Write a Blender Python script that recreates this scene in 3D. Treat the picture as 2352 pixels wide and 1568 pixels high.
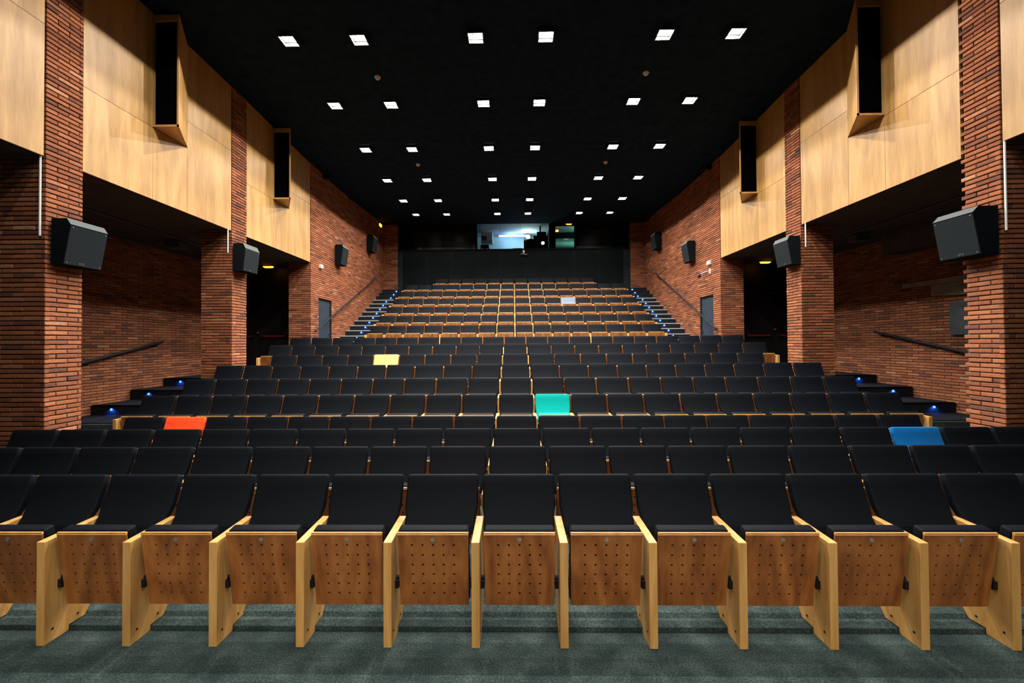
import bpy, bmesh, math, random
from mathutils import Matrix, Vector
random.seed(7)
S = bpy.context.scene
for o in list(bpy.data.objects): bpy.data.objects.remove(o)
C = S.collection
# ------------------------------------------------------------ camera, world, exposure
def rotm(pi, ya, ro):
    c, s = math.cos, math.sin
    Rz = Matrix(((c(ya), s(ya), 0), (-s(ya), c(ya), 0), (0, 0, 1)))
    Rx = Matrix(((1, 0, 0), (0, c(pi), s(pi)), (0, -s(pi), c(pi))))
    Ry = Matrix(((c(ro), 0, s(ro)), (0, 1, 0), (-s(ro), 0, c(ro))))
    return Ry @ Rx @ Rz
R = rotm(math.radians(.762), math.radians(.914), math.radians(-.36))
cam = bpy.data.cameras.new('camera'); camo = bpy.data.objects.new('camera', cam); C.objects.link(camo)
m3 = Matrix((R[0], R[2], -R[1])).transposed()
camo.matrix_world = Matrix.Translation((0, 0, 1.852)) @ m3.to_4x4()
cam.sensor_width = 36; cam.lens = 36 * 1000 / 2352
cam.shift_x = 11.2 / 2352; cam.shift_y = -8.78 / 2352
cam.clip_start = .05
S.camera = camo
S.view_settings.view_transform = 'Standard'; S.view_settings.look = 'None'
S.view_settings.gamma = 1; S.view_settings.use_curve_mapping = False
S.view_settings.exposure = 0.0
w = bpy.data.worlds.new('world'); S.world = w; w.use_nodes = True
w.node_tree.nodes['Background'].inputs[0].default_value = (.5, .7, 1, 1)
w.node_tree.nodes['Background'].inputs[1].default_value = .003
LAMP_W = 103.0          # power of one ceiling lamp
FRONT_W = 28.0
SPOT_W = 500.0         # stage spotlights behind the camera        # lamps over the stage edge
# ------------------------------------------------------------ materials
def mat(name, col, rough=.6, metal=0, emit=None, es=0, spec=.5, coat=0):
    m = bpy.data.materials.new(name); m.use_nodes = True
    b = m.node_tree.nodes['Principled BSDF']
    b.inputs['Base Color'].default_value = (*col, 1); b.inputs['Roughness'].default_value = rough
    b.inputs['Metallic'].default_value = metal; b.inputs['Specular IOR Level'].default_value = spec
    b.inputs['Coat Weight'].default_value = coat
    if emit: b.inputs['Emission Color'].default_value = (*emit, 1); b.inputs['Emission Strength'].default_value = es
    return m
class N:
    def __init__(s, m): s.t = m.node_tree; s.b = s.t.nodes['Principled BSDF']
    def n(s, ty, **k):
        x = s.t.nodes.new(ty)
        for a, v in k.items():
            if hasattr(x, a): setattr(x, a, v)
        return x
    def l(s, a, b): s.t.links.new(a, b)
    def ramp(s, f, stops):
        r = s.n('ShaderNodeValToRGB'); e = r.color_ramp.elements
        while len(e) < len(stops): e.new(.5)
        for q, (p, c) in zip(e, stops): q.position = p; q.color = (*c, 1)
        s.l(f, r.inputs[0]); return r.outputs[0]
    def bump(s, h, st, d=.01):
        b = s.n('ShaderNodeBump'); b.inputs['Strength'].default_value = st; b.inputs['Distance'].default_value = d
        s.l(h, b.inputs['Height']); s.l(b.outputs[0], s.b.inputs['Normal'])
def wood(name, c1, c2, c3, scale=(7, 7, .8), rough=.42, wav=1.6, coat=.15):
    m = mat(name, c1, rough, coat=coat); q = N(m)
    tc = q.n('ShaderNodeTexCoord'); oi = q.n('ShaderNodeObjectInfo')
    add = q.n('ShaderNodeVectorMath', operation='ADD')
    mul = q.n('ShaderNodeVectorMath', operation='SCALE'); mul.inputs['Scale'].default_value = 37
    cmb = q.n('ShaderNodeCombineXYZ')
    for i in range(3): q.l(oi.outputs['Random'], cmb.inputs[i])
    q.l(cmb.outputs[0], mul.inputs[0]); q.l(tc.outputs['Object'], add.inputs[0]); q.l(mul.outputs[0], add.inputs[1])
    mp = q.n('ShaderNodeMapping'); mp.inputs['Scale'].default_value = scale; q.l(add.outputs[0], mp.inputs[0])
    n1 = q.n('ShaderNodeTexNoise'); n1.inputs['Scale'].default_value = .55; n1.inputs['Detail'].default_value = 2
    q.l(mp.outputs[0], n1.inputs['Vector'])
    # growth rings as contour lines of a smooth field
    mu = q.n('ShaderNodeMath', operation='MULTIPLY'); mu.inputs[1].default_value = 14 * wav; q.l(n1.outputs[0], mu.inputs[0])
    fr = q.n('ShaderNodeMath', operation='PINGPONG'); fr.inputs[1].default_value = 1; q.l(mu.outputs[0], fr.inputs[0])
    n2 = q.n('ShaderNodeTexNoise'); n2.inputs['Scale'].default_value = 9; n2.inputs['Detail'].default_value = 5; q.l(mp.outputs[0], n2.inputs['Vector'])
    mx = q.n('ShaderNodeMath', operation='MULTIPLY_ADD'); mx.inputs[1].default_value = .35; q.l(fr.outputs[0], mx.inputs[0])
    m2 = q.n('ShaderNodeMath', operation='MULTIPLY'); m2.inputs[1].default_value = .65; q.l(n2.outputs[0], m2.inputs[0]); q.l(m2.outputs[0], mx.inputs[2])
    col = q.ramp(mx.outputs[0], [(.2, c1), (.5, c2), (.8, c3)])
    hs = q.n('ShaderNodeHueSaturation'); q.l(col, hs.inputs['Color'])
    mr = q.n('ShaderNodeMapRange'); mr.inputs[3].default_value = .88; mr.inputs[4].default_value = 1.12
    q.l(oi.outputs['Random'], mr.inputs[0]); q.l(mr.outputs[0], hs.inputs['Value'])
    q.l(hs.outputs[0], q.b.inputs['Base Color'])
    return m
M = {}
M['arm'] = wood('beech_solid', (.46, .225, .058), (.55, .29, .08), (.63, .35, .115), scale=(9, 9, .9), wav=.8)
M['seatwood'] = wood('beech_ply', (.135, .040, .008), (.25, .082, .017), (.35, .130, .030), scale=(3.2, 3.2, .9), wav=1.3, rough=.42)
M['panel'] = wood('beech_veneer', (.26, .130, .033), (.34, .183, .052), (.42, .238, .075), scale=(4.5, 4.5, .5), wav=.7, rough=.5, coat=0)
M['boxwood'] = wood('beech_box', (.40, .20, .07), (.46, .24, .09), (.5, .27, .1), scale=(4, 4, .6), wav=.8, rough=.5)
def fabric(name, col, rough=.85, sheen=.05):
    m = mat(name, col, rough, spec=.06); q = N(m)
    q.b.inputs['Sheen Weight'].default_value = sheen; q.b.inputs['Sheen Roughness'].default_value = .5
    tc = q.n('ShaderNodeTexCoord'); n = q.n('ShaderNodeTexNoise'); n.inputs['Scale'].default_value = 14; n.inputs['Detail'].default_value = 4
    q.l(tc.outputs['Object'], n.inputs[0]); q.bump(n.outputs[0], .25, .01)
    return m
M['black'] = fabric('black_upholstery', (.0038, .0047, .0068), .65, .0)
M['red'] = fabric('orange_red_cover', (1.0, .075, .015))
M['teal'] = fabric('teal_cover', (.0, .30, .265))
M['blue'] = fabric('blue_cover', (.0, .10, .30))
M['yellow'] = fabric('yellow_cover', (.85, .53, .15))
M['white'] = fabric('pale_cover', (.125, .165, .23))
M['blackmetal'] = mat('black_metal', (.006, .006, .008), .55, spec=.25)
M['bolt'] = mat('dark_bolt', (.01, .01, .01), .4)
M['badge'] = mat('badge_metal', (.34, .38, .38), .4, .5)
M['ink'] = mat('badge_ink', (.01, .015, .03), .6)
# carpet
m = mat('grey_carpet', (.05, .06, .06), .95, spec=.1); q = N(m); tc = q.n('ShaderNodeTexCoord')
n1 = q.n('ShaderNodeTexNoise'); n1.inputs['Scale'].default_value = 90; n1.inputs['Detail'].default_value = 6; n1.inputs['Roughness'].default_value = .8
n2 = q.n('ShaderNodeTexNoise'); n2.inputs['Scale'].default_value = 5; n2.inputs['Detail'].default_value = 4
q.l(tc.outputs['Object'], n1.inputs[0]); q.l(tc.outputs['Object'], n2.inputs[0])
a = q.n('ShaderNodeMath', operation='MULTIPLY_ADD'); a.inputs[1].default_value = .28; q.l(n2.outputs[0], a.inputs[0])
b = q.n('ShaderNodeMath', operation='MULTIPLY'); b.inputs[1].default_value = .72; q.l(n1.outputs[0], b.inputs[0]); q.l(b.outputs[0], a.inputs[2])
q.l(q.ramp(a.outputs[0], [(.36, (.008, .0125, .012)), (.5, (.031, .047, .045)), (.66, (.105, .14, .128))]), q.b.inputs['Base Color'])
q.bump(n1.outputs[0], .6, .006); M['carpet'] = m
# brick
m = mat('brick', (.3, .1, .05), .85, spec=.2); q = N(m)
at = q.n('ShaderNodeAttribute'); at.attribute_name = 'tone'; tc = q.n('ShaderNodeTexCoord')
n1 = q.n('ShaderNodeTexNoise'); n1.inputs['Scale'].default_value = 22; n1.inputs['Detail'].default_value = 5; q.l(tc.outputs['Object'], n1.inputs[0])
a = q.n('ShaderNodeMath', operation='MULTIPLY_ADD'); a.inputs[1].default_value = .3; q.l(n1.outputs[0], a.inputs[0])
b = q.n('ShaderNodeMath', operation='MULTIPLY'); b.inputs[1].default_value = .72; q.l(at.outputs['Fac'], b.inputs[0]); q.l(b.outputs[0], a.inputs[2])
q.l(q.ramp(a.outputs[0], [(.08, (.055, .038, .031)), (.22, (.12, .044, .025)), (.5, (.23, .074, .031)), (.75, (.32, .112, .047)), (.95, (.37, .20, .115))]), q.b.inputs['Base Color'])
q.bump(n1.outputs[0], .5, .01); M['brick'] = m
M['mortar'] = mat('mortar', (.085, .075, .065), .95, spec=.1)
def plain(name, col, rough, sc=6, amt=.25, spec=.3):
    m = mat(name, col, rough, spec=spec); q = N(m); tc = q.n('ShaderNodeTexCoord')
    n = q.n('ShaderNodeTexNoise'); n.inputs['Scale'].default_value = sc; n.inputs['Detail'].default_value = 5; q.l(tc.outputs['Object'], n.inputs[0])
    q.l(q.ramp(n.outputs[0], [(.3, tuple(c * (1 - amt) for c in col)), (.7, tuple(c * (1 + amt) for c in col))]), q.b.inputs['Base Color'])
    return m
M['ceiling'] = plain('black_ceiling', (.009, .017, .032), .95, spec=.03)
M['soffit'] = plain('dark_soffit', (.05, .045, .045), .85)
M['stage'] = plain('dark_step', (.007, .009, .013), .7, spec=.15)
M['nosing'] = mat('aluminium_nosing', (.42, .43, .42), .45, .3)
M['blackwall'] = plain('black_panel', (.0035, .0052, .0058), .75, 2, spec=.06)
M['blackpost'] = plain('black_post', (.010, .014, .016), .6, spec=.1)
M['bluedoor'] = plain('slate_blue_door', (.018, .028, .040), .55)
M['blackdoor'] = plain('black_door', (.004, .005, .006), .5)
M['redbar'] = mat('red_push_bar', (.35, .01, .012), .4)
M['steel'] = mat('steel', (.5, .5, .48), .3, .9)
M['whiteplastic'] = mat('white_plastic', (.6, .6, .58), .5)
M['grill'] = mat('speaker_cloth', (.011, .0145, .0165), .85, spec=.08)
M['cab'] = mat('speaker_cabinet', (.003, .004, .006), .8, spec=.1)
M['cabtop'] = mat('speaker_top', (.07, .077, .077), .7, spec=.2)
M['housing'] = mat('lamp_housing', (.01, .01, .01), .8)
M['glow'] = mat('lamp_reflector', (.8, .8, .8), .5, emit=(1, .98, .94), es=12)
M['glow'].cycles.emission_sampling = 'NONE'
M['led'] = mat('blue_led', (.1, .3, 1), .4, emit=(.03, .14, 1), es=5)
M['led'].cycles.emission_sampling = 'NONE'
M['orange'] = mat('orange_lamp', (1, .5, .1), .4, emit=(1, .36, .02), es=5)
M['concrete'] = plain('booth_concrete', (.42, .46, .5), .9, 1.2)
M["boothwall"] = plain("booth_wall", (.5, .68, .66), .8, 1.5, .12)
M['dark'] = mat('dark_void', (.0012, .0012, .0015), 1, spec=0)
M['graypanel'] = plain('grey_panel', (.05, .06, .07), .7)
M['conc2'] = plain('pale_concrete', (.22, .19, .16), .9)
gm = bpy.data.materials.new('booth_glass'); gm.use_nodes = True; t = gm.node_tree; t.nodes.clear()
o_ = t.nodes.new('ShaderNodeOutputMaterial'); mx = t.nodes.new('ShaderNodeMixShader'); tr = t.nodes.new('ShaderNodeBsdfTransparent'); gl = t.nodes.new('ShaderNodeBsdfGlossy')
gl.inputs['Roughness'].default_value = .03; mx.inputs[0].default_value = .05
t.links.new(tr.outputs[0], mx.inputs[1]); t.links.new(gl.outputs[0], mx.inputs[2]); t.links.new(mx.outputs[0], o_.inputs[0]); M['glass'] = gm
# ------------------------------------------------------------ mesh helpers
def text_mesh(body, size, extrude, mt):
    tx = bpy.data.curves.new('t', 'FONT'); tx.body = body; tx.size = size; tx.align_x = 'CENTER'; tx.align_y = 'CENTER'; tx.extrude = extrude
    to = bpy.data.objects.new('t', tx); C.objects.link(to); bpy.context.view_layer.update()
    me = bpy.data.meshes.new_from_object(to.evaluated_get(bpy.context.evaluated_depsgraph_get()))
    bpy.data.objects.remove(to); bpy.data.curves.remove(tx); me.materials.clear(); me.materials.append(mt); return me
class MB:
    def __init__(s): s.v = []; s.f = []; s.smooth = False
    def add(s, vs, fs):
        k = len(s.v); s.v += [tuple(p) for p in vs]; s.f += [tuple(i + k for i in f) for f in fs]; return s
    def box(s, x0, x1, y0, y1, z0, z1):
        vs = [(x, y, z) for z in (z0, z1) for y in (y0, y1) for x in (x0, x1)]
        return s.add(vs, [(0, 2, 3, 1), (4, 5, 7, 6), (0, 1, 5, 4), (2, 6, 7, 3), (0, 4, 6, 2), (1, 3, 7, 5)])
    def prism(s, prof, a0, a1, axis='x'):
        """closed profile extruded along an axis; prof is (y,z) for x, (x,z) for y, (x,y) for z"""
        n = len(prof)
        def P(p, a): return {'x': (a, p[0], p[1]), 'y': (p[0], a, p[1]), 'z': (p[0], p[1], a)}[axis]
        vs = [P(p, a0) for p in prof] + [P(p, a1) for p in prof]
        fs = [tuple(range(n))[::-1], tuple(range(n, 2 * n))] + [(i, (i + 1) % n, n + (i + 1) % n, n + i) for i in range(n)]
        return s.add(vs, fs)
    def cyl(s, p0, p1, r, n=12, r1=None):
        p0, p1 = Vector(p0), Vector(p1); d = (p1 - p0).normalized(); r1 = r if r1 is None else r1
        u = d.orthogonal().normalized(); v = d.cross(u)
        vs = [p0 + (u * math.cos(6.28319 * i / n) + v * math.sin(6.28319 * i / n)) * r for i in range(n)]
        vs += [p1 + (u * math.cos(6.28319 * i / n) + v * math.sin(6.28319 * i / n)) * r1 for i in range(n)]
        return s.add(vs, [tuple(range(n))[::-1], tuple(range(n, 2 * n))] + [(i, (i + 1) % n, n + (i + 1) % n, n + i) for i in range(n)])
    def mesh(s, name, mt, bevel=0, seg=2, smooth=False, fix=True):
        me = bpy.data.meshes.new(name); me.from_pydata(s.v, [], s.f)
        bm = bmesh.new(); bm.from_mesh(me)
        if fix: bmesh.ops.recalc_face_normals(bm, faces=bm.faces)
        if bevel:
            ed = [e for e in bm.edges if len(e.link_faces) == 2 and e.calc_face_angle(0) > .5]
            bmesh.ops.bevel(bm, geom=ed, offset=bevel, segments=seg, affect='EDGES', profile=.5, clamp_overlap=True)
        bm.to_mesh(me); bm.free()
        if smooth:
            for p in me.polygons: p.use_smooth = True
            try: me.set_sharp_from_angle(angle=math.radians(smooth if smooth > 1 else 40))
            except Exception: pass
        me.materials.append(mt); return me
def link(name, me, parent=None, loc=(0, 0, 0), rz=0):
    o = bpy.data.objects.new(name, me); C.objects.link(o); o.location = loc; o.rotation_euler = (0, 0, rz)
    if parent: o.parent = parent
    return o
def part(name, mb, mt, parent=None, **k): return link(name, mb.mesh(name, mt, **k), parent)
def tag(o, label=None, cat=None, group=None, kind=None):
    if label: o['label'] = label
    if cat: o['category'] = cat
    if group: o['group'] = group
    if kind: o['kind'] = kind
    return o
def thing(name, label, cat, loc=(0, 0, 0), group=None): return tag(link(name, None, None, loc), label, cat, group)
def struct(name, mb, mt, label=None, **k): return tag(part(name, mb, mt, **k), label, None, None, 'structure')
ORD = ['', 'first', 'second', 'third', 'fourth', 'fifth', 'sixth', 'seventh', 'eighth', 'ninth', 'tenth', 'eleventh', 'twelfth', 'thirteenth',
       'fourteenth', 'fifteenth', 'sixteenth', 'seventeenth', 'eighteenth', 'nineteenth', 'twentieth', 'twenty-first', 'twenty-second']
# ------------------------------------------------------------ measured room
W = 5.38; WR = 7.95; HB = 4.04
RY = [3.12, 3.966, 4.805, 5.629, 6.516, 7.369, 8.155, 9.082, 9.93, 10.88, 12.935, 13.771, 14.592, 15.419, 16.269, 17.098, 17.80]
RZ = [0, 0, 0, 0, .173, .354, .548, .718, .928, 1.102, 1.486, 1.835, 2.184, 2.544, 2.906, 3.261, 3.599]
def ceil_z(y):
    pts = [(-6, 6.86), (7.0, 6.86), (8.8, 6.81), (10.6, 6.72), (12.5, 6.65), (14.3, 6.66), (16.2, 6.75), (18.6, 6.84), (30, 6.84)]
    for (a, za), (b, zb) in zip(pts, pts[1:]):
        if a <= y <= b: return za + (zb - za) * (y - a) / (b - a)
    return 6.86
# floor: one stepped carpet
edges = [(RY[r] - 1.02 if r < 10 else RY[r] - .99, RZ[r]) for r in range(4, 17)]
lo = [(-6, 0), (2.83, 0), (2.83, .026), (2.92, .03), (2.945, .052), (3.05, .052), (3.12, .0)]
z = 0
for y, z1 in edges[:6]: lo += [(y, z), (y, z1)]; z = z1
lo += [(12.3, z), (12.3, -.4), (-6, -.4)]
up = [(11.8, z - .1), (11.8, z)]
for y, z1 in edges[6:]: up += [(y, z), (y, z1)]; z = z1
up += [(18.0, z), (18.0, 1.0)]
struct('floor', MB().prism(lo, -WR - .05, WR + .05, 'x').prism(up, -4.39, 4.39, 'x'), M['carpet'])
# ceiling
cp = [(-6, ceil_z(-6))] + [(y, ceil_z(y)) for y in (7, 8.8, 10.6, 12.5, 14.3, 16.2, 18.02)]
cp += [(18.02, 7.3), (-6, 7.3)]
struct('ceiling', MB().prism(cp, -8.2, 8.2, 'x'), M['ceiling'])
# ------------------------------------------------------------ bricks
BL, BH, BJ = .257, .055, .012
def brick_face(mb, tones, org, u, n, length, z0, z1, holes=(), depth=.05, phase=0, jit=.0035, start_half=True):
    """running-bond bricks; org = corner point (x,y), u = direction along wall, n = outward normal"""
    ux, uy = u; nx, ny = n; rnd = random.random
    k0 = int(math.floor(z0 / BH)); k1 = int(math.ceil(z1 / BH))
    for k in range(k0, k1):
        za, zb = k * BH + BJ / 2, (k + 1) * BH - BJ / 2
        if zb > z1 + .03 or za < z0 - .05: continue
        s = -BL / 2 if (k + phase) % 2 else 0
        while s < length - .02:
            a, b = max(s, 0), min(s + BL, length); s += BL
            if b - a < .04: continue
            if a > 0: a += .0035
            if b < length: b -= .0035
            for h0, h1, hz0, hz1 in holes:
                if hz0 < (za + zb) / 2 < hz1:
                    if h0 <= a and b <= h1: b = a
                    elif a < h0 < b: b = h0
                    elif a < h1 < b: a = h1
            if b - a < .015: continue
            o = (rnd() - .5) * jit * 2; e = .005
            def P(sv, d, zv): return (org[0] + ux * sv + nx * d, org[1] + uy * sv + ny * d, zv)
            j = lambda: (rnd() - .5) * jit
            A = [P(a, -depth, za), P(b, -depth, za), P(b, -depth, zb), P(a, -depth, zb)]
            B = [P(a, -e + o, za), P(b, -e + o, za), P(b, -e + o, zb), P(a, -e + o, zb)]
            F = [P(a + e + j(), o, za + e + j()), P(b - e + j(), o, za + e + j()), P(b - e + j(), o, zb - e + j()), P(a + e + j(), o, zb - e + j())]
            c = len(mb.v); mb.v += A + B + F
            fs = [(8, 9, 10, 11)]
            for i in range(4):
                i2 = (i + 1) % 4; fs += [(i, i2, 4 + i2, 4 + i), (4 + i, 4 + i2, 8 + i2, 8 + i)]
            mb.f += [tuple(c + i for i in f) for f in fs]
            tv = random.gauss(.48, .17); tv = tv if rnd() > .06 else rnd() * .15 + (.9 if rnd() < .3 else 0)
            tones += [min(1, max(0, tv))] * len(fs)
def brick_obj(name, faces, slabs, parent=None):
    mb = MB(); tones = []
    for f in faces: brick_face(mb, tones, **f)
    nb = len(mb.f)
    for sl in slabs: mb.box(*sl)
    me = bpy.data.meshes.new(name); me.from_pydata(mb.v, [], mb.f)
    me.materials.append(M['brick']); me.materials.append(M['mortar'])
    bm = bmesh.new(); bm.from_mesh(me); bmesh.ops.recalc_face_normals(bm, faces=bm.faces); bm.to_mesh(me); bm.free()
    at = me.attributes.new('tone', 'FLOAT', 'FACE')
    at.data.foreach_set('value', tones + [.5] * (len(mb.f) - nb))
    mi = [0] * nb + [1] * (len(mb.f) - nb); me.polygons.foreach_set('material_index', mi)
    return link(name, me, parent)
SID = {-1: 'left', 1: 'right'}
def yy(sg, l, r): return l if sg < 0 else r
RC = .016   # how far mortar lies behind the brick faces
for sg in (-1, 1):
    sd = SID[sg]
    def slab(xa, xb, y0, y1, z0, z1): return (min(sg * xa, sg * xb), max(sg * xa, sg * xb), y0, y1, z0, z1)
    def side(y0, y1, z0, z1, X=W, **k): return dict(org=(sg * X, y0), u=(0, 1), n=(-sg, 0), length=y1 - y0, z0=z0, z1=z1, **k)
    def front(y, x0, x1, z0, z1, **k): return dict(org=(sg * x0, y), u=(sg, 0), n=(0, -1), length=x1 - x0, z0=z0, z1=z1, **k)
    # pillars
    P1 = yy(sg, (4.905, 5.335), (4.865, 5.29)); P2 = yy(sg, (8.217, 8.67), (8.217, 8.66)); Y3 = yy(sg, 11.45, 11.40)
    for i, (ya, yb) in enumerate((P1, P2)):
        wd = 1.0 if i == 0 else .60
        o = brick_obj('brick_pillar', [side(ya, yb, 0, ceil_z(ya) - .03, phase=0), front(ya, W, W + wd, 0, HB, phase=1),
                                       ],
                      [slab(W + RC, W + wd - .01, ya + RC, yb - .03, 0, ceil_z(yb) - .01)])
        tag(o, 'tall red brick pillar, %s on the %s side' % (['nearest the stage', 'second from the stage'][i], sd), 'pillar')
    # rear side wall with its door opening
    D = yy(sg, (11.90, 12.77), (11.82, 12.68))
    holes = ((D[0] - Y3, D[1] - Y3, 0, 3.15),)
    o = brick_obj('wall_' + sd, [side(Y3, 17.95, 1.05, 6.75, holes=holes), front(Y3, W, W + .6, 1.05, HB, phase=1)],
                  [slab(W + RC, W + .6, Y3 + RC, D[0], 1, 6.78), slab(W + RC, W + .6, D[1], 18.3, 1, 6.8), slab(W + RC, W + .6, D[0], D[1], 3.15, 6.7)])
    tag(o, None, None, None, 'structure')
    # return of the back wall beside the booth front
    o = brick_obj('wall_back_' + sd, [front(17.9, 4.80, W + .02, 3.6, 6.75)], [slab(4.80, W + .015, 17.9 + RC, 18.3, 3.55, 6.8)])
    # (bricks of the return run from the booth front out to the side wall)
    tag(o, None, None, None, 'structure')
    # side aisle wall
    o = brick_obj('wall_far_' + sd, [side(4.2, 12.3, 0, HB - .03, X=WR, jit=.002)], [slab(WR + RC, WR + .3, -1, 12.5, -.1, HB + .3)])
    tag(o, None, None, None, 'structure')
    # soffit over the side aisle
    o = part('ceiling_aisle_' + sd, MB().box(*slab(W + .06, WR + .2, 1.2, 12.4, HB + .003, HB + .14)), M['soffit']); tag(o, kind='structure')
    # beams in the soffit
    # door in rear side wall
    dn = {-1: 'door_1', 1: 'door_2'}[sg]
    d = struct(dn, MB().box(*slab(W + .05, W + .10, D[0], D[1], RZ[9], 3.15)), M['bluedoor'])
    part('door_handle', MB().cyl((sg * (W + .05), D[1] - .1, 2.15), (sg * (W - .0), D[1] - .1, 2.15), .012).cyl((sg * W, D[1] - .1, 2.15), (sg * W, D[1] - .22, 2.15), .011), M['blackmetal'], d)
    part('door_frame', MB().box(*slab(W + .02, W + .14, D[0] - .0, D[0] + .03, RZ[9], 3.15)).box(*slab(W + .02, W + .14, D[1] - .03, D[1], RZ[9], 3.15)).box(*slab(W + .02, W + .14, D[0] + .03, D[1] - .03, 3.12, 3.15)), M['blackmetal'], d)
    # exit doors at the end of the side aisle
    xm = 7.26; z0 = RZ[9]
    wm = MB().box(*slab(W + .6, xm - .88, 12.28, 12.4, z0, HB + .01)).box(*slab(xm - .88, WR, 12.28, 12.4, 3.22, HB + .01))
    struct('wall_exit_' + sd, wm, M['blackdoor'])
    dn = {-1: 'door_3', 1: 'door_4'}[sg]
    d = link(dn, None, None, (0, 0, 0)); tag(d, kind='structure')
    for (xa, xb, ba, bb) in ((xm - .88, xm - .005, xm - .79, xm - .12), (xm + .005, WR - .0, xm + .13, WR - .12)):
        lf = part('door_leaf', MB().box(*slab(xa, xb, 12.30, 12.35, z0, 3.2)), M['blackdoor'], d)
        bar = MB().cyl((sg * ba, 12.22, 2.10 if sg < 0 else 2.03), (sg * bb, 12.22, 2.10 if sg < 0 else 2.03), .019)
        part('push_bar', bar, M['redbar'], lf)
        zz = 2.10 if sg < 0 else 2.03
        part('bar_bracket', MB().box(*slab(ba - .02, ba + .04, 12.2, 12.30, zz - .03, zz + .03)).box(*slab(bb - .04, bb + .02, 12.2, 12.30, zz - .03, zz + .03)), M['blackmetal'], lf)
    part('door_handle', MB().cyl((sg * (xm + .02), 12.30, 2.2), (sg * (xm + .02), 12.24, 2.2), .022), M['steel'], d)
    # sign over the doors
    sx = sg * 7.24
    g = thing('exit_sign', 'dim framed exit sign above the %s black double doors' % sd, 'sign', (sx, 12.27, 3.40))
    part('sign_plate', MB().box(-.17, .17, -.012, .009, -.06, .06), M['blackwall'], g)
    part('sign_frame', MB().box(-.175, .175, -.018, -.010, .052, .060).box(-.175, .175, -.018, -.010, -.060, -.052).box(-.175, -.168, -.018, -.010, -.052, .052).box(.168, .175, -.018, -.010, -.052, .052), M['graypanel'], g)
    to = link('sign_text', text_mesh('SALIDA', .075, .001, M['graypanel']), g, (0, -.014, 0)); to.rotation_euler = (math.pi / 2, 0, 0)
    # orange emergency light in the soffit
    ex = sg * yy(sg, 6.78, 6.83)
    g = thing('emergency_light', 'glowing orange emergency light above the %s exit doors' % sd, 'light', (ex, 11.9, HB))
    part('lamp_base', MB().box(-.2, .2, -.06, .06, -.02, .0), M['blackmetal'], g)
    part('lamp_lens', MB().prism([(-.13, 0), (-.10, -.035), (.10, -.035), (.13, 0)], -.045, .045, 'y'), M['orange'], g).location = (0, 0, -.02)
    # handrails
    a, b = yy(sg, ((11.546, 2.216), (16.561, 4.36)), ((11.497, 2.20), (16.353, 4.449)))
    g = thing('handrail', 'black sloping handrail on the %s rear brick wall' % sd, 'handrail')
    X = sg * (W - .08)
    part('rail', MB().cyl((X, a[0], a[1]), (X, b[0], b[1]), .021), M['blackmetal'], g)
    for f in (.06, .36, .66, .94):
        if f == .06: f = .13 if sg < 0 else .02
        y = a[0] + (b[0] - a[0]) * f; zz = a[1] + (b[1] - a[1]) * f
        if D[0] - .05 < y < D[1] + .05: y = D[1] + .12; zz = a[1] + (b[1] - a[1]) * (y - a[0]) / (b[0] - a[0])
        part('rail_bracket', MB().cyl((X, y, zz), (X, y, zz - .06), .008).cyl((X, y, zz - .06), (sg * (W + .01), y, zz - .06), .008), M['blackmetal'], g)
    a, b = yy(sg, ((6.2, 1.20), (9.62, 1.935)), ((6.2, 1.33), (9.614, 2.053)))
    g = thing('handrail', 'black sloping handrail on the %s side aisle wall' % sd, 'handrail'); X = sg * (WR - .09)
    part('rail', MB().cyl((X, a[0], a[1]), (X, b[0], b[1]), .028), M['blackmetal'], g)
    for f in (.1, .5, .95):
        y = a[0] + (b[0] - a[0]) * f; zz = a[1] + (b[1] - a[1]) * f
        part('rail_bracket', MB().cyl((X, y, zz), (X, y, zz - .06), .009).cyl((X, y, zz - .06), (sg * (WR + .01), y, zz - .06), .009), M['blackmetal'], g)
    # dark aisle stairs beside the lower rows with blue lights
    g = thing('aisle_stairs', 'dark carpeted side aisle stairs with blue lights, %s of the lower rows' % sd, 'stairs')
    ys = [5.50, 6.35, 7.20] + yy(sg, [8.055, 8.886, 9.74], [7.975, 8.817, 9.677]); zs = [.18, .362, .553, .737, .932, 1.11]
    for k, (y, zt) in enumerate(zip(ys, zs)):
        y2 = ys[k + 1] if k < 5 else 12.27
        zb = zs[k - 1] if k else 0
        smb = MB().box(*slab(6.02, WR - .02, y, y2, max(zb - .02, 0) if k else 0.001, zt + .004))
        if k >= 4: smb.box(*slab(5.75, 6.02, y, min(y2, Y3 - .02), max(zb - .02, 0), zt + .004))
        st = part('step', smb, M['stage'], g)
        part('nosing', MB().box(*slab(6.03, WR - .03, y - .008, y + .03, zt - .012, zt + .008)), M['blackwall'], st)
        if k >= 1:
            x = sg * 7.55
            part('step_light', MB().cyl((x, y - .006, zt - .075), (x, y + .01, zt - .075), .020, 16), M['led'], st)
            ld = bpy.data.lights.new('step_light_glow', 'SPOT'); ld.energy = 6; ld.color = (.02, .16, 1); ld.shadow_soft_size = .02; ld.spot_size = 2.4; ld.spot_blend = .6
            lo = link('step_light_glow', ld, st, (x, y - .03, zt - .07)); lo.rotation_euler = (.75, 0, 0)
    # upper stairs
    g = thing('upper_stairs', 'black upper stairs with grey nosings and blue lights, %s of the rear rows' % sd, 'stairs')
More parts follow.
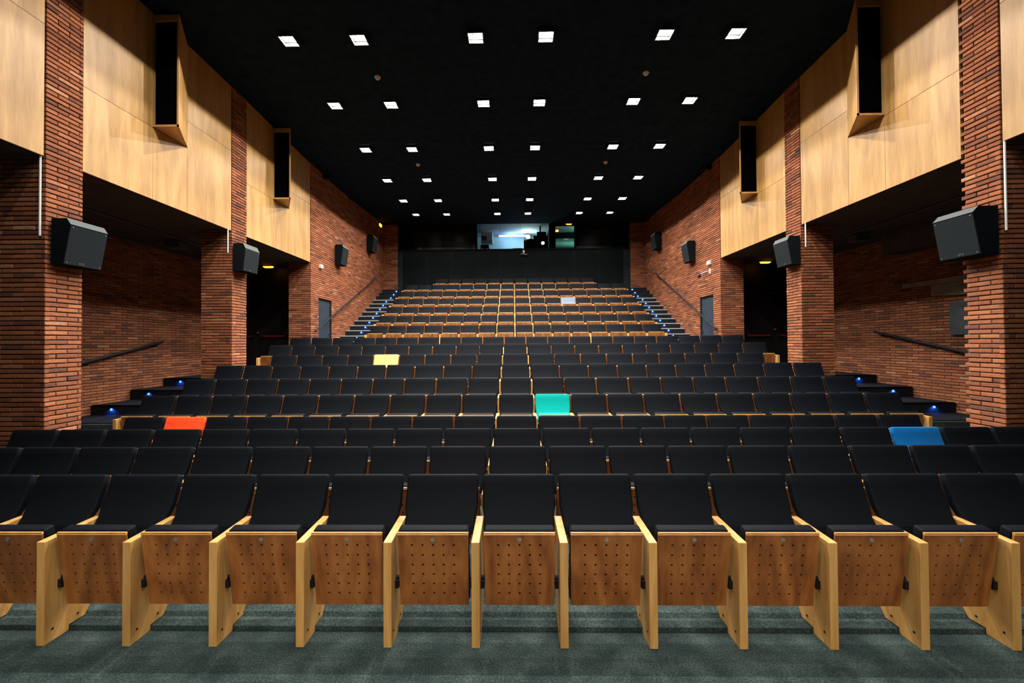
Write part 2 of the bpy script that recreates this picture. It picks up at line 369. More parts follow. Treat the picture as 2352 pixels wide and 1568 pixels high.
    for k in range(-4, 12):
        y = 13.41 + .389 * k; zt = 2.12 + .1775 * k
        if zt < 1.25: continue
        y2 = y + .389 if k < 11 else 17.88
        st = part('step', MB().box(*slab(4.40, W - .003, y, y2, zt - .18 if k > -4 else 1.103, zt)), M['stage'], g)
        part('nosing', MB().box(*slab(4.41, W - .01, y - .012, y + .035, zt - .022, zt + .004)), M['nosing'] if k <= 8 else M['stage'], st)
        xs = [4.87 if k < 9 else 4.80]
        if k in (4, 6) and sg < 0: xs.append(4.47)
        if k >= 0:
            for x in xs:
                part('step_light', MB().cyl((sg * x, y - .006, zt - .065), (sg * x, y + .01, zt - .065), .021, 16), M['led'], st)
            ld = bpy.data.lights.new('step_light_glow', 'SPOT'); ld.energy = 3; ld.color = (.05, .22, 1); ld.shadow_soft_size = .02; ld.spot_size = 2.6; ld.spot_blend = .6
            lo = link('step_light_glow', ld, st, (sg * xs[0], y - .03, zt - .06)); lo.rotation_euler = (.9, 0, 0)
    # ------------------------------------------------ wood-clad bays with their light boxes
    bays = [(2.4, P1[0] - .012, None), (P1[1] + .006, P2[0] - .012, yy(sg, 6.40, 6.36)), (P2[1] + .006, Y3 - .02, yy(sg, 9.66, 9.64))]
    nm = ['nearest the stage', 'between the two %s brick pillars' % sd, 'behind the second %s brick pillar' % sd]
    X0, X1 = W + .012, W + .045
    for i, (ya, yb, bx) in enumerate(bays):
        g = thing('wood_wall_panelling', 'beech veneer wall cladding high on the %s wall, %s' % (sd, nm[i]), 'wall panelling')
        e = .003
        def board(a, b, z0, z1):
            c0, c1 = ceil_z(a) - .012, ceil_z(b) - .012
            if z1 is None:
                mb = MB().prism([(a + e, z0 + e), (b - e, z0 + e), (b - e, c1), (a + e, c0)], min(sg * X0, sg * X1), max(sg * X0, sg * X1), 'x')
            else: mb = MB().box(*slab(X0, X1, a + e, b - e, z0 + e, z1 - e))
            part('board', mb, M['panel'], g)
        if bx is None:
            board(ya, 3.6, HB, 5.57); board(3.6, yb, HB, 5.57); board(ya, 3.6, 5.57, None); board(3.6, yb, 5.57, None)
        else:
            be = bx + .69
            board(ya, bx, HB, 5.12); board(ya, bx, 5.12, None); board(bx, be, HB, 5.12); board(bx, be, 5.12, None)
            board(be, yb, HB, 5.57); board(be, yb, 5.57, None)
        part('backing', MB().box(*slab(X1 + .002, X1 + .02, ya + .01, yb - .01, HB + .002, ceil_z(yb) - .02)), M['dark'], g)
        if bx:
            xo = 5.0; zt = ceil_z(bx) - .035; t_ = .028
            q = thing('wooden_wall_box', 'upright wedge-shaped wooden box with a dark slot, %s on the %s wall' % (['', 'nearer the stage', 'farther from the stage'][i], sd), 'wall box')
            # slanted outer board
            part('slanted_side', MB().prism([(sg * xo, bx), (sg * (X0 - .002), be), (sg * (X0 - .002), be - .055), (sg * (xo + t_), bx)], 5.13, zt, 'z'), M['panel'], q)
            part('bottom_board', MB().prism([(sg * (xo + t_), bx), (sg * (X0 - .002), be - .058), (sg * (X0 - .002), bx)], 5.13, 5.16, 'z'), M['boxwood'], q)
            part('header_board', MB().prism([(sg * (xo + t_), bx), (sg * (X0 - .002), bx), (sg * (X0 - .002), bx + .03), (sg * (xo + t_), bx + .03)], zt - .09, zt, 'z'), M['boxwood'], q)
            part('dark_lining', MB().prism([(sg * (xo + t_ + .003), bx + .04), (sg * (xo + .1), bx + .06), (sg * (X0 - .004), be - .12), (sg * (X0 - .004), bx + .04)], 5.165, zt - .1, 'z'), M['dark'], q)
            part('edge_trim', MB().prism([(sg * (xo - .001), bx - .006), (sg * (xo + t_), bx - .006), (sg * (xo + t_), bx), (sg * (xo - .001), bx)], 5.13, zt, 'z').prism([(sg * (xo - .001), bx - .006), (sg * (X0 - .002), bx - .006), (sg * (X0 - .002), bx), (sg * (xo - .001), bx)], 5.13, 5.16, 'z'), M['boxwood'], q)
    # white conduit stubs by the pillars
    for i, (y, xx, z0) in enumerate(yy(sg, ((4.885, 5.425, 3.12), (8.125, 5.40, 3.60)), ((4.845, 5.405, 3.06), (8.11, 5.40, 3.60)))):
        o = part('conduit', MB().cyl((sg * xx, y, z0), (sg * xx, y, HB + .02), .011, 10), M['whiteplastic'])
        tag(o, 'thin pale vertical conduit on the front of the %s %s brick pillar' % (['first', 'second'][i], sd), 'conduit')
    # soffit conduit and junction box
    o = part('conduit', MB().cyl((sg * 6.72, 5.5, HB - .02), (sg * 6.84, 10.6, HB - .02), .015, 8), M['graypanel'])
    tag(o, 'thin pipe running under the soffit of the %s side aisle' % sd, 'conduit')
    g = thing('ceiling_projector', 'dark boxy fixture under the %s side aisle soffit' % sd, 'fixture', (sg * 7.03, 8.95, HB))
    part('case', MB().prism([(-.16, -.16), (.16, -.16), (.13, -.02), (-.13, -.02)], -.13, .13, 'y'), M['graypanel'], g, bevel=.01)
    part('mount', MB().cyl((0, 0, -.03), (0, 0, 0), .05), M['graypanel'], g)
# right recess clutter
o = part('wall_screen', MB().box(WR - .06, WR - .02, 7.3, 8.02, 1.95, 2.56), M['graypanel'], bevel=.02, seg=3); tag(o, 'grey rounded panel hung on the right side aisle wall', 'panel')
mb = MB().prism([(6.9, 2.90), (8.97, 2.912), (8.97, 3.0), (8.37, 3.0), (6.9, 3.02)], WR - .05, WR - .018, 'x').prism([(6.9, 2.62), (8.36, 2.70), (8.36, 2.899), (6.9, 2.899)], WR - .05, WR - .018, 'x')
o = part('concrete_ledge', mb, M['conc2']); tag(o, 'stepped pale concrete patch on the right side aisle wall', 'ledge')
o = part('ventilation_duct', MB().box(WR - .45, WR - .02, 6.9, 8.97, 3.60, HB), M['soffit']); tag(o, 'dark boxed duct under the right side aisle soffit', 'duct')
# ------------------------------------------------------------ wall speakers
def speaker(sg, y0, y1, xt, xc, xb, zt, zc, zb, label):
    """y0..y1 width along the wall, protrusion at top, at chamfer, at bottom"""
    zm = (zt + zb) / 2
    g = thing('wall_speaker', label, 'speaker', (sg * W, (y0 + y1) / 2, zm)); h = (y1 - y0) / 2
    P = lambda x, z: (-sg * (W - x), z - zm)
    n = .012
    part('cabinet', MB().prism([P(W - .03, zt), P(xt, zt), P(xc + n, zc), P(xb + n, zb), P(W - .03, zb)], -h, h, 'y'), M['cab'], g)
    part('grille', MB().prism([P(xc + n - .001, zc - .006), P(xc, zc - .008), P(xb, zb + .008), P(xb + n - .001, zb + .006)], -h + .004, h - .004, 'y'), M['grill'], g)
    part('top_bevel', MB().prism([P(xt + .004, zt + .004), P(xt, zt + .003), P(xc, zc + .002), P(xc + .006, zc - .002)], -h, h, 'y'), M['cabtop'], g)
    part('wall_mount', MB().box(*sorted((-sg * .0, -sg * .035)), -.1, .1, -.12, .12), M['blackmetal'], g)
    d = Vector((P(xb, zb)[0] - P(xc, zc)[0], 0, zb - zc)).normalized()
    for fy in (-1, 1):
        for f in (.06, .94):
            x = P(xc + (xb - xc) * f, 0)[0]; z = zc + (zb - zc) * f - zm
            part('screw', MB().cyl((x, fy * (h - .03), z), (x - sg * .004, fy * (h - .03), z), .006, 8), M['steel'], g)
    tx = text_mesh('KCS', .035, .001, M['steel']); f = .93
    to = link('speaker_badge', tx, g, (P(xc + (xb - xc) * f, 0)[0] - sg * .005, -.03, zc + (zb - zc) * f - zm))
    tilt = math.atan2(abs(xb - xc), zc - zb)
    nrm = Vector((-sg * math.cos(tilt), 0, -math.sin(tilt))); up = Vector((-sg * math.sin(tilt), 0, math.cos(tilt))) ; rt = up.cross(nrm)
    to.rotation_euler = Matrix((rt, up, nrm)).transposed().to_euler()
speaker(-1, 4.94, 5.40, 5.17, 5.12, 5.205, 3.335, 3.262, 2.80, 'large black wall speaker on the nearest left brick pillar')
speaker(1, 4.87, 5.33, 5.135, 5.07, 5.15, 3.34, 3.27, 2.805, 'large black wall speaker on the nearest right brick pillar')
speaker(-1, 8.20, 8.66, 5.16, 5.11, 5.155, 3.80, 3.70, 3.27, 'black wall speaker on the second left brick pillar')
speaker(1, 8.19, 8.63, 5.15, 5.11, 5.19, 3.83, 3.75, 3.30, 'black wall speaker on the second right brick pillar')
speaker(-1, 12.96, 13.40, 5.15, 5.11, 5.185, 4.86, 4.78, 4.265, 'black wall speaker on the left rear brick wall above the handrail')
speaker(1, 12.90, 13.34, 5.15, 5.11, 5.19, 4.856, 4.78, 4.25, 'black wall speaker on the right rear brick wall above the handrail')
speaker(-1, 15.82, 16.26, 5.14, 5.10, 5.17, 5.85, 5.77, 5.26, 'black wall speaker farthest back on the left brick wall')
speaker(1, 15.82, 16.26, 5.145, 5.10, 5.17, 5.85, 5.77, 5.27, 'black wall speaker farthest back on the right brick wall')
# small wall devices
for sg, y, l in ((-1, 11.99, 'small white box high on the left rear brick wall'), (1, 11.98, 'small white box above the camera on the right rear brick wall')):
    o = part('junction_box', MB().box(*sorted((sg * (W + .005), sg * (W - .07))), y - .06, y + .06, 3.97, 4.07), M['whiteplastic'], bevel=.006); tag(o, l, 'box')
g = thing('security_camera', 'small camera on a pale arm on the right rear brick wall', 'camera')
part('arm', MB().cyl((W + .01, 11.98, 3.80), (W - .10, 11.98, 3.79), .012).cyl((W - .10, 11.98, 3.79), (W - .2, 12.2, 3.74), .012).box(W - .02, W + .005, 11.95, 12.01, 3.73, 3.86), M['whiteplastic'], g)
part('camera_body', MB().cyl((W - .18, 12.2, 3.74), (W - .26, 12.1, 3.66), .035, 12), M['blackmetal'], g)
for sg in (-1, 1):
    y = 12.15 if sg < 0 else 11.8
    o = part('ceiling_sensor', MB().box(*sorted((sg * W, sg * (W - .25))), y, y + .12, ceil_z(12) - .12, ceil_z(12)), M['blackmetal']); tag(o, 'small black sensor where the %s brick wall meets the ceiling' % SID[sg], 'sensor')
    part('indicator', MB().cyl((sg * (W - .2), y - .004, ceil_z(12) - .07), (sg * (W - .2), y + .01, ceil_z(12) - .07), .01, 8), M['whiteplastic'], o)
for i, (x, y, zc, l) in enumerate(((-2.51, 8.0, 0, 'nearer the stage, left'), (2.46, 8.0, 0, 'nearer the stage, right'), (-2.55, 11.6, 0, 'farther back, left'), (2.47, 11.6, 0, 'farther back, right'))):
    g = thing('smoke_detector', 'small round smoke detector on the black ceiling, %s' % l, 'smoke detector', (x, y, ceil_z(y)), 'ceiling smoke detectors')
    part('base', MB().cyl((0, 0, 0), (0, 0, -.025), .055, 20), M['whiteplastic'], g, smooth=40)
    part('sensor_head', MB().cyl((0, 0, -.025), (0, 0, -.055), .045, 20, .028), M['whiteplastic'], g, smooth=40)
# ------------------------------------------------------------ ceiling lamps
LX = [-3.635, -2.485, -.59, .545, 2.45, 3.585]
OP, HD = .115, .059      # half opening and depth of a lamp housing
hb = MB()
for a in ((-OP - .012, -OP, -OP - .012, OP + .012), (OP, OP + .012, -OP - .012, OP + .012), (-OP, OP, -OP - .012, -OP), (-OP, OP, OP, OP + .012)): hb.box(a[0], a[1], a[2], a[3], -.012 - HD, 0)
me_house = hb.mesh('housing', M['housing'])
q0, q1, q2, q3 = OP + .012, OP + .03, -.014 - HD, -.006 - HD
me_trim = MB().box(-q1, -q0, -q1, q1, q2, q3).box(q0, q1, -q1, q1, q2, q3).box(-q0, q0, -q1, -q0, q2, q3).box(-q0, q0, q0, q1, q2, q3).mesh('trim', M['blackpost'])
me_refl = MB().box(-.108, .108, -.108, .108, -.008, -.002).mesh('reflector', M['glow'])
me_bar = MB().box(-.098, .098, -.010, .010, -.0105, -.0088).mesh('louvre', M['housing'])
me_bar2 = MB().box(-.006, .006, -.08, .098, -.0105, -.0088).mesh('louvre', M['housing'])
for r in range(-4, 6):
    y = 6.97 + 1.837 * r; z = ceil_z(y)
    for i, x in enumerate(LX):
        if r >= 0: l = 'square recessed downlight in the ceiling, %s from the left, %s' % (ORD[i + 1], ['row nearest the camera', 'second row from the camera', 'third row from the camera', 'fourth row from the camera', 'fifth row from the camera', 'row farthest back'][r])
        else: l = 'square recessed downlight over the stage edge, %s from the left, %s row toward the stage' % (ORD[i + 1], ORD[-r])
        g = thing('ceiling_downlight', l, 'ceiling light', (x, y, z), 'recessed downlights in the black ceiling')
        link('housing', me_house, g); link('trim', me_trim, g); link('reflector', me_refl, g)
        link('louvre', me_bar, g, (0, -.055, 0)); link('louvre', me_bar2, g, (-.05 if x < 1 else .05, 0, 0))
        if r >= 0 or True:
            ld = bpy.data.lights.new('lamp_light', 'AREA') if i == 0 else ld
            if i == 0: ld.shape = 'RECTANGLE'; ld.size = .014; ld.size_y = .05; ld.energy = LAMP_W * (.4 if r == 5 else 1) if r >= -1 else FRONT_W; ld.color = (1, .965, .91); ld.spread = math.pi
            link('lamp_light', ld, g, (0, 0, -.013))
# stage spotlights hung over the stage behind the camera, aimed at the first rows
for i, x in enumerate((-2.6, 0, 2.6)):
    g = thing('stage_spotlight', 'black spotlight hung over the stage, %s of three' % ['left', 'middle', 'right'][i], 'spotlight', (x, -4.2, 3.9), 'stage spotlights')
    aim = Vector((x * .35, 3.0, .1)) - Vector((x, -4.2, 3.9)); g.rotation_euler = aim.to_track_quat('-Z', 'Y').to_euler()
    part('spot_body', MB().cyl((0, 0, .02), (0, 0, .32), .11, 20), M['blackmetal'], g)
    part('spot_yoke', MB().box(-.14, -.125, -.01, .01, .1, .42).box(.125, .14, -.01, .01, .1, .42).box(-.125, .125, -.01, .01, .40, .42), M['blackmetal'], g)
    sl = bpy.data.lights.new('spot_light', 'SPOT'); sl.energy = SPOT_W; sl.color = (1, .93, .82); sl.spot_size = math.radians(56); sl.spot_blend = .5; sl.shadow_soft_size = .08
    link('spot_light', sl, g)
# ------------------------------------------------------------ seats
P = .54; T = .05
# backrest cushion: swept profile with varying width
def backrest_mesh():
    fr = [(-.175, .57), (-.150, .615), (-.115, .665), (-.078, .725), (-.048, .79), (-.025, .85), (-.008, .905)]
    th = .055; vs = []; rows = []
    n = 9
    def hw(z): return .241 if z < .675 else (.241 + (.255 - .241) * min(1, (z - .675) / .03))
    secs = []
    pts = [(y, z) for y, z in fr]
    for i, (y, z) in enumerate(pts):
        a = pts[max(0, i - 1)]; b = pts[min(len(pts) - 1, i + 1)]
        t = Vector((b[0] - a[0], b[1] - a[1])).normalized(); nn = Vector((t[1], -t[0]))  # towards back
        secs.append((Vector((y, z)), nn))
    mb = MB()
    # outline: each section is a rounded rectangle in (x, normal) plane; ends rounded by shrinking
    def ring(c, nn, w_, t0, t1, r):
        out = []
        for cx, cd, a0 in ((w_ - r, t0 + r, -90), (w_ - r, t1 - r, 0), (-w_ + r, t1 - r, 90), (-w_ + r, t0 + r, 180)):
            for k in range(4):
                a = math.radians(a0 + 30 * k); x = cx + r * math.cos(a); d = cd + r * math.sin(a)
                p = c + nn * d; out.append((x, p[0], p[1]))
        return out
    rings = []
    c, nn = secs[0]; t = Vector((-nn[1], nn[0]))
    rings.append(ring(c, nn, hw(c[1]) - .014, .014, th - .014, .010))
    for c, nn in secs: rings.append(ring(c, nn, hw(c[1]), 0, th, .018))
    c, nn = secs[-1]; t = Vector((-nn[1], nn[0]))
    for s_, o in ((.35, .006), (.75, .013), (1, .026)):
        rings.append(ring(c + t * (.010 + .012 * (s_ - .3)), nn, hw(9) - o * .8, o * .7, th - o * .7, .014))
    for q in rings: mb.v += q
    m = len(rings[0])
    for i in range(len(rings) - 1):
        for k in range(m): mb.f.append((i * m + k, i * m + (k + 1) % m, (i + 1) * m + (k + 1) % m, (i + 1) * m + k))
    mb.f.append(tuple(range(m))[::-1]); mb.f.append(tuple((len(rings) - 1) * m + k for k in range(m)))
    return mb
mbb = backrest_mesh()
ME = {}
for c in ('black', 'red', 'teal', 'blue', 'yellow', 'white'):
    ME['back_' + c] = mbb.mesh('backrest', M[c], smooth=60)
def cushion_mb():
    return MB().prism([(-.387, .684), (-.315, .698), (-.262, .215), (-.325, .208)], -.221, .221, 'x')
for c in ('black', 'red', 'teal', 'blue', 'yellow', 'white'): ME['cush_' + c] = cushion_mb().mesh('seat_cushion', M[c], bevel=.016, seg=3, smooth=60)
ME['shell'] = MB().prism([(.050, .90), (.062, .898), (.022, .79), (-.03, .70), (-.075, .64), (-.125, .56), (-.16, .50), (-.172, .508), (-.137, .572), (-.088, .648), (-.042, .712), (.010, .80)], -.236, .236, 'x').mesh('back_shell', M['seatwood'])
# wooden seat front with drilled holes
def seat_panel():
    mb = MB(); wt, wb = .2215, .217; z0, z1 = .196, .674; y0, y1 = -.340, -.402; th = .012
    us = [0] + [.11 + .1 * 0] ; nx = 5; nz = 6
    fx = [.20, .35, .50, .647, .795]; fz = [.163, .30, .435, .567, .70, .833]
    bx = [0] + [.125] + [(fx[i] + fx[i + 1]) / 2 for i in range(4)] + [.875, 1]
    bz = [0] + [.095] + [(fz[i] + fz[i + 1]) / 2 for i in range(5)] + [.90, 1]
    def Pt(u, v, d=0):
        w_ = wt + (wb - wt) * v; return ((u * 2 - 1) * w_, y1 + (y0 - y1) * v + d, z1 + (z0 - z1) * v)
    r = .0075; ru = r / (2 * .2215); rv = r / .48
    for i in range(len(bx) - 1):
        for j in range(len(bz) - 1):
            u0, u1, v0, v1 = bx[i], bx[i + 1], bz[j], bz[j + 1]
            hole = 1 <= i <= 5 and 1 <= j <= 6
            if not hole: mb.add([Pt(u0, v0), Pt(u1, v0), Pt(u1, v1), Pt(u0, v1)], [(0, 1, 2, 3)]); continue
            cu, cv = fx[i - 1], fz[j - 1]; vo, vi, vb = [], [], []
            for k in range(8):
                a = math.radians(45 * k); c, s = math.cos(a), math.sin(a)
                ou = u1 if c > .3 else (u0 if c < -.3 else cu); ov = v1 if s > .3 else (v0 if s < -.3 else cv)
                vo.append(Pt(ou, ov)); vi.append(Pt(cu + ru * c, cv + rv * s)); vb.append(Pt(cu + ru * c, cv + rv * s, th - .001))
            mb.add(vo + vi + vb, [(k, (k + 1) % 8, 8 + (k + 1) % 8, 8 + k) for k in range(8)] + [(8 + k, 8 + (k + 1) % 8, 16 + (k + 1) % 8, 16 + k) for k in range(8)])
    A = [Pt(0, 0), Pt(1, 0), Pt(1, 1), Pt(0, 1)]; B = [Pt(0, 0, th), Pt(1, 0, th), Pt(1, 1, th), Pt(0, 1, th)]
    mb.add(A + B, [(0, 4, 5, 1), (1, 5, 6, 2), (2, 6, 7, 3), (3, 7, 4, 0)])
    return mb
ME['panel'] = seat_panel().mesh('seat_panel', M['seatwood'], fix=False)
ME['panelflat'] = MB().prism([(-.402, .662), (-.390, .662), (-.328, .182), (-.340, .182)], -.219, .219, 'x').mesh('seat_panel', M['seatwood'])
ME['band'] = MB().prism([(-.4045, .664), (-.394, .677), (-.3885, .677), (-.3885, .664)], -.2218, .2218, 'x').mesh('edge_band', M['arm'])
# end/side panel with the armrest
def leg(front_row):
    foot = [(-.45, 0), (-.295, 0), (-.295, .034), (-.19, .034)] if front_row else [(-.45, 0), (-.19, 0)]
    pr = foot + [(-.135, .11), (-.078, .60), (-.072, .652), (-.45, .638)]
    return MB().prism(pr, -T / 2, T / 2, 'x').mesh('side_panel', M['arm'], bevel=.0018, seg=1)
ME['leg1'] = leg(True); ME['leg'] = leg(False)
ME['hinge'] = MB().box(-.012, .0115, -.37, -.315, .315, .365).cyl((-.012, -.34, .372), (.011, -.34, .372), .012, 8).mesh('hinge', M['blackmetal'])
ME['bolt'] = MB().cyl((-.0275, 0, 0), (.0275, 0, 0), .007, 10).mesh('bolt', M['bolt'])
ME['badge'] = MB().cyl((0, 0, 0), (0, .004, 0), .0115, 20).mesh('number_badge', M['badge'], smooth=40)
numcache = {}
def numtext(n):
    if n not in numcache:
        numcache[n] = text_mesh(str(n), .017, .0004, M['ink'])
    return numcache[n]
ext = {1: (-8, 7), 2: (-10, 9), 3: (-11, 10), 4: (-10, 9), 5: (-11, 10), 6: (-11, 10), 7: (-11, 10), 8: (-10, 9), 9: (-11, 10), 10: (-11, 10)}
for r in range(11, 17): ext[r] = (-8, 8)
ext[17] = (-6, 6)
special = {(5, 0): ('teal', 'teal-covered'), (14, 3): ('white', 'pale blue-white covered'), (8, -6): ('yellow', 'yellow-covered'), (4, -9): ('red', 'orange-red covered'), (3, 7): ('blue', 'bright blue covered')}
ROWN = ['', 'front row', 'second row', 'third row', 'fourth row', 'fifth row', 'sixth row', 'seventh row', 'eighth row', 'ninth row', 'tenth row',
        'first row of the rear block', 'second row of the rear block', 'third row of the rear block', 'fourth row of the rear block', 'fifth row of the rear block',
        'sixth row of the rear block', 'short top row at the back']
for r in range(1, 18):
    a, b = ext[r]; x0 = .295 if r <= 10 else .027
    y = RY[r - 1]; z = RZ[r - 1]
    nst = b - a
    for j in range(a, b):
        i = j - a + 1; cx = x0 + P * j + P / 2
        col, cn = special.get((r, j), ('black', 'black'))
        if i == 1: ps = 'leftmost'
        elif i == nst: ps = 'rightmost'
        elif i <= nst / 2 + .5: ps = ORD[i] + ' from the left'
        else: ps = ORD[nst - i + 1] + ' from the right'
        lab = '%s folding seat, %s in %s' % (cn, ps, ('the ' if i else '') + ROWN[r].replace('of the', 'of'))
        g = thing('theatre_seat', lab, 'seat', (cx, y, z), 'folding seats in the ' + ROWN[r].split(',')[0])
        link('backrest', ME['back_' + col], g); link('seat_cushion', ME['cush_' + col], g)
        link('back_shell', ME['shell'], g)
        sp = link('seat_panel', ME['panel'], g); link('edge_band', ME['band'], sp)
        lg = ME['leg1'] if r == 1 else ME['leg']
        l0 = link('side_panel', lg, g, (-P / 2, 0, 0))
        legs = [l0]
        if j == b - 1: legs.append(link('side_panel', lg, g, (P / 2, 0, 0)))
        num = -(j + 1) * 2 + 2 if j < 0 else 2 * j + 1
        if r <= 3 or r > 10:
            bd = link('number_badge', ME['badge'], sp, (0, -.402 + .062 * .085 - .0035, .674 - .478 * .085))
            if r == 1:
                tn = link('badge_number', numtext(num), bd, (0, -.0006, 0)); tn.rotation_euler = (math.pi / 2, 0, 0)
        if r <= 2:
            for s_ in (-1, 1):
                link('hinge', ME['hinge'], g, (s_ * .2335, 0, 0))
            for l_ in legs:
                link('bolt', ME['bolt'], l_, (0, -.40, .075)); link('bolt', ME['bolt'], l_, (0, -.24, .075))
# ------------------------------------------------------------ back wall and projection booth
YB = 18.0
sx = [-4.60 + 1.0135 * k for k in range(10)]
bk = thing('partition', 'long black panelled partition behind the top row of seats', 'partition')
part('core', MB().box(-4.84, 4.855, YB, YB + .12, 3.6, 5.74), M['blackpost'], bk)
for a, b in zip(sx, sx[1:]):
    part('panel', MB().box(a + .012, b - .012, YB - .02, YB, 3.62, 5.70), M['blackwall'], bk)
for a, b in ((-4.84, -4.60), (sx[-1], 4.855)): part('end_post', MB().box(a + .004, b - .004, YB - .035, YB, 3.6, 5.72), M['blackpost'], bk)
part('top_rail', MB().box(-4.86, 4.875, YB - .05, YB + .14, 5.72, 5.765), M['blackwall'], bk)
mb = MB()
OX0, OX1, PX0, PX1 = -1.53, 1.50, 1.74, 2.557
mb.box(-5.4, OX0, YB + .15, YB + .25, 3.5, 7.4).box(OX1, PX0, YB + .15, YB + .25, 3.5, 7.4).box(PX1, 5.4, YB + .15, YB + .25, 3.5, 7.4)
mb.box(OX0, OX1, YB + .15, YB + .25, 3.5, 5.68).box(PX0, PX1, YB + .15, YB + .25, 3.5, 5.72).box(OX0, OX1, YB + .15, YB + .25, 6.93, 7.4).box(PX0, PX1, YB + .15, YB + .25, 6.76, 7.4)
struct('wall_back', mb, M['blackwall'])
for n_, (a, b, z0, z1) in enumerate(((OX0, OX1, 5.68, 6.93), (PX0, PX1, 5.72, 6.76))):
    wnd = struct('window_%d' % (n_ + 1), MB().box(a, b, YB + .15, YB + .19, z0, z0 + .02).box(a, b, YB + .15, YB + .19, z1 - .02, z1).box(a, a + .02, YB + .15, YB + .19, z0, z1).box(b - .02, b, YB + .15, YB + .19, z0, z1), M['blackpost'])
    part('pane', MB().box(a + .02, b - .02, YB + .168, YB + .172, z0 + .02, z1 - .02), M['glass'], wnd)
# dark side windows left and right of the opening
for n_, (a, b) in enumerate(((-4.15, -2.95), (-2.93, -1.62), (2.72, 4.15))):
    part('window_%d' % (n_ + 3), MB().box(a, b, YB + .13, YB + .15, 5.77, 6.55), mat('dark_glass%d' % n_, (.008, .011, .012), .25)).__setitem__('kind', 'structure')
for x in (-4.0, 2.62):
    o = part('notice', MB().box(x, x + .17, YB + .11, YB + .125, 5.785, 5.90), M['graypanel']); tag(o, 'small pale notice on the ledge %s of the booth window' % ('far left' if x < 0 else 'just right'), 'notice')
# booth room
BY = 21.0
struct('booth_floor', MB().box(-3.2, 4.2, YB + .25, BY, 4.8, 4.9), M['graypanel'])
bc = struct('booth_ceiling', MB().box(-3.2, 4.2, YB + .25, BY + .1, 7.0, 7.1), M['concrete'])
for k in range(7): part('board_joint', MB().box(-2.4 + k * .9, -2.392 + k * .9, YB + .3, BY - .05, 6.996, 6.9995), M['graypanel'], bc)
struct('booth_wall', MB().box(-3.2, 4.2, BY, BY + .1, 4.9, 7.0).box(-3.2, -3.1, YB + .25, BY, 4.9, 7.0).box(4.1, 4.2, YB + .25, BY, 4.9, 7.0), M['boothwall'])
o = struct('booth_divider', MB().box(1.60, 1.68, YB + .25, BY - .0, 4.9, 7.0), M['blackwall'])
# tube light
tb = mat('tube_glow', (.5, .6, 1), .4, emit=(.45, .6, 1), es=9)
g = thing('fluorescent_tube', 'blue-white fluorescent tube on the ceiling inside the projection booth', 'light')
part('tube', MB().cyl((-.68, 20.55, 6.93), (.62, 20.55, 6.93), .025), tb, g)
part('tube_fitting', MB().box(-.74, .68, 20.50, 20.60, 6.965, 7.0), M['whiteplastic'], g)
wg = mat('lamp_white', (1, 1, 1), .4, emit=(.75, 1, .95), es=60)
g = thing('booth_work_lamp', 'blazing white work lamp above the equipment in the booth', 'lamp')
part('bulb', MB().cyl((.68, 20.2, 6.80), (.68, 20.16, 6.80), .09, 16), wg, g); part('lamp_body', MB().cyl((.68, 20.3, 6.82), (.68, 20.2, 6.80), .05, 12, .09).cyl((.68, 20.3, 6.82), (.68, 20.3, 7.0), .01), M['blackmetal'], g)
def alight(name, loc, sx_, sy_, e, col, rot=(0, 0, 0)):
    ld = bpy.data.lights.new(name, 'AREA'); ld.shape = 'RECTANGLE'; ld.size = sx_; ld.size_y = sy_; ld.energy = e; ld.color = col
    o = link(name, ld, None, loc); o.rotation_euler = rot; return o
pl = bpy.data.lights.new('booth_tube_light', 'POINT'); pl.energy = 16; pl.color = (.3, .5, 1); pl.shadow_soft_size = .1; link('booth_tube_light', pl, None, (-.1, 20.3, 6.75))
pl = bpy.data.lights.new('booth_lamp_light', 'POINT'); pl.energy = 34; pl.color = (.6, 1, .9); pl.shadow_soft_size = .08; link('booth_lamp_light', pl, None, (.68, 20.05, 6.72))
pl = bpy.data.lights.new('store_light', 'POINT'); pl.energy = 24; pl.color = (.35, 1, .78); pl.shadow_soft_size = .1; link('store_light', pl, None, (3.3, 19.2, 6.6))
g = thing('air_conditioner', 'white boxy air conditioner hung in the booth, left of the tube', 'air conditioner')
part('case', MB().prism([(19.75, 6.93), (19.75, 6.55), (19.85, 6.45), (20.25, 6.45), (20.25, 6.93)], -1.48, -.95, 'x'), M['whiteplastic'], g, bevel=.02)
part('intake_grille', MB().box(-1.45, -1.22, 19.742, 19.752, 6.56, 6.75), M['graypanel'], g)
g = thing('equipment_rack', 'black equipment rack with two white labels, lower left in the booth', 'rack')
part('case', MB().box(-1.46, -1.10, 19.2, 19.7, 4.9, 6.22), M['cab'], g)
for x in (-1.42, -1.22): part('label_plate', MB().box(x, x + .09, 19.19, 19.2, 6.02, 6.08), M['whiteplastic'], g)
g = thing('film_projector', 'large black projector with glowing lens behind the booth window', 'projector')
part('body', MB().box(.86, 1.50, 18.75, 19.6, 5.86, 6.50).box(1.02, 1.42, 18.8, 19.5, 6.50, 6.68), M['cab'], g, bevel=.02)
part('pole', MB().cyl((1.18, 19.1, 6.68), (1.18, 19.1, 7.0), .035), M['cab'], g)
ln = part('lens', MB().cyl((1.26, 18.66, 6.15), (1.26, 18.76, 6.15), .075, 20), M['blackmetal'], g)
part('lens_glow', MB().cyl((1.26, 18.652, 6.15), (1.26, 18.66, 6.15), .062, 20), mat('projector_beam', (.5, .8, 1), .3, emit=(.35, .75, 1), es=45), ln)
part('stand', MB().box(1.0, 1.4, 18.85, 19.45, 4.9, 5.86), M['cab'], g)
g = thing('monitor_stand', 'black screen on a stand between work lamp and projector', 'monitor')
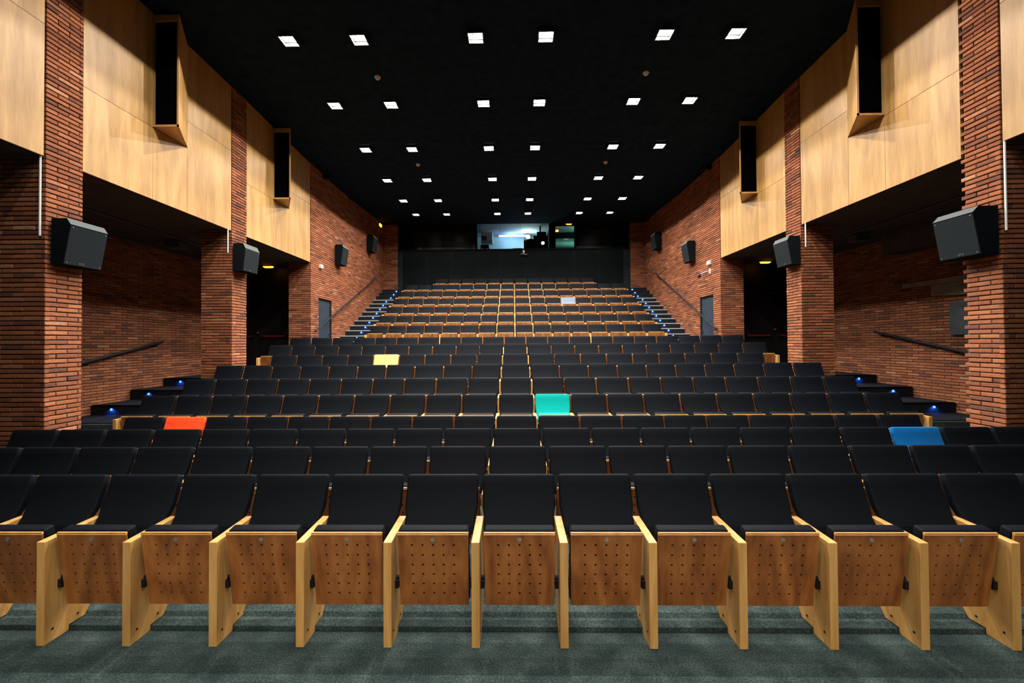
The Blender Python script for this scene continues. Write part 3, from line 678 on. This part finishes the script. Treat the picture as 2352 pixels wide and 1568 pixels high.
part('screen', MB().box(.46, .86, 19.3, 19.36, 5.96, 6.50), M['cab'], g, bevel=.01); part('stand', MB().cyl((.66, 19.33, 4.9), (.66, 19.33, 6.03), .04).box(.45, .95, 18.9, 19.4, 5.72, 5.78), M['cab'], g)
g = thing('mixing_console', 'low sound console on the booth window sill', 'console')
part('body', MB().prism([(18.30, 5.70), (18.30, 5.80), (18.62, 5.92), (18.66, 5.92), (18.66, 5.70)], -.05, .40, 'x'), M['cab'], g); part('top_edge', MB().box(-.04, .39, 18.61, 18.64, 5.921, 5.935), M['steel'], g)
struct('trim_1', MB().box(OX0, OX1, YB + .25, YB + .75, 5.64, 5.695), M['blackwall'])
g = thing('hanging_microphone', 'small silver bracket device hung on the partition under the booth window', 'device')
part('arm', MB().cyl((.42, YB - .02, 5.68), (.42, YB - .10, 5.66), .012).cyl((.42, YB - .10, 5.66), (.42, YB - .12, 5.54), .010).box(.38, .46, YB - .03, YB - .018, 5.62, 5.70), M['steel'], g)
part('heads', MB().cyl((.30, YB - .14, 5.53), (.44, YB - .12, 5.55), .022).cyl((.44, YB - .13, 5.50), (.56, YB - .12, 5.52), .024), M['steel'], g)
g = thing('electrical_box', 'grey box of sockets at the left end of the booth window', 'box')
part('case', MB().box(-1.69, -1.58, YB + .08, YB + .15, 5.77, 5.98), M['graypanel'], g)
# store beyond the second opening
g = thing('ventilation_duct', 'teal-lit horizontal duct seen through the small right booth window', 'duct')
part('duct', MB().cyl((1.75, 20.3, 6.45), (4.05, 20.3, 6.45), .14, 24).cyl((1.75, 20.3, 6.05), (4.05, 20.3, 6.05), .03, 12), M['boothwall'], g, smooth=40)
part('beam', MB().box(1.69, 4.09, 20.6, 20.9, 5.95, 6.12).box(1.69, 4.09, 20.2, 20.5, 6.80, 6.99), M['cab'], g)
g = thing('emergency_light', 'small yellow emergency light inside the right booth window', 'light', (1.95, 19.5, 6.95))
part('lamp_lens', MB().box(-.07, .07, -.03, .03, -.10, -.03), M['orange'], g, bevel=.01); part('lamp_base', MB().box(-.08, .08, -.04, .04, -.03, .05), M['whiteplastic'], g)
g = thing('emergency_light', 'orange emergency light above the small right booth window', 'light', (2.31, YB + .08, 6.80))
part('lamp_lens', MB().prism([(-.12, 0), (-.08, -.025), (.08, -.025), (.12, 0)], -.03, .03, 'y'), M['orange'], g); part('lamp_base', MB().box(-.14, .14, -.04, .07, 0, .02), M['blackmetal'], g)
g = thing('emergency_light', 'orange emergency light high on the left wall beside the booth', 'light', (-W + .02, 17.3, 6.62))
part('lamp_lens', MB().box(.02, .06, -.12, .12, -.06, .05), M['orange'], g, bevel=.01); part('lamp_base', MB().box(-.02, .02, -.14, .14, -.08, .07), M['blackmetal'], g)
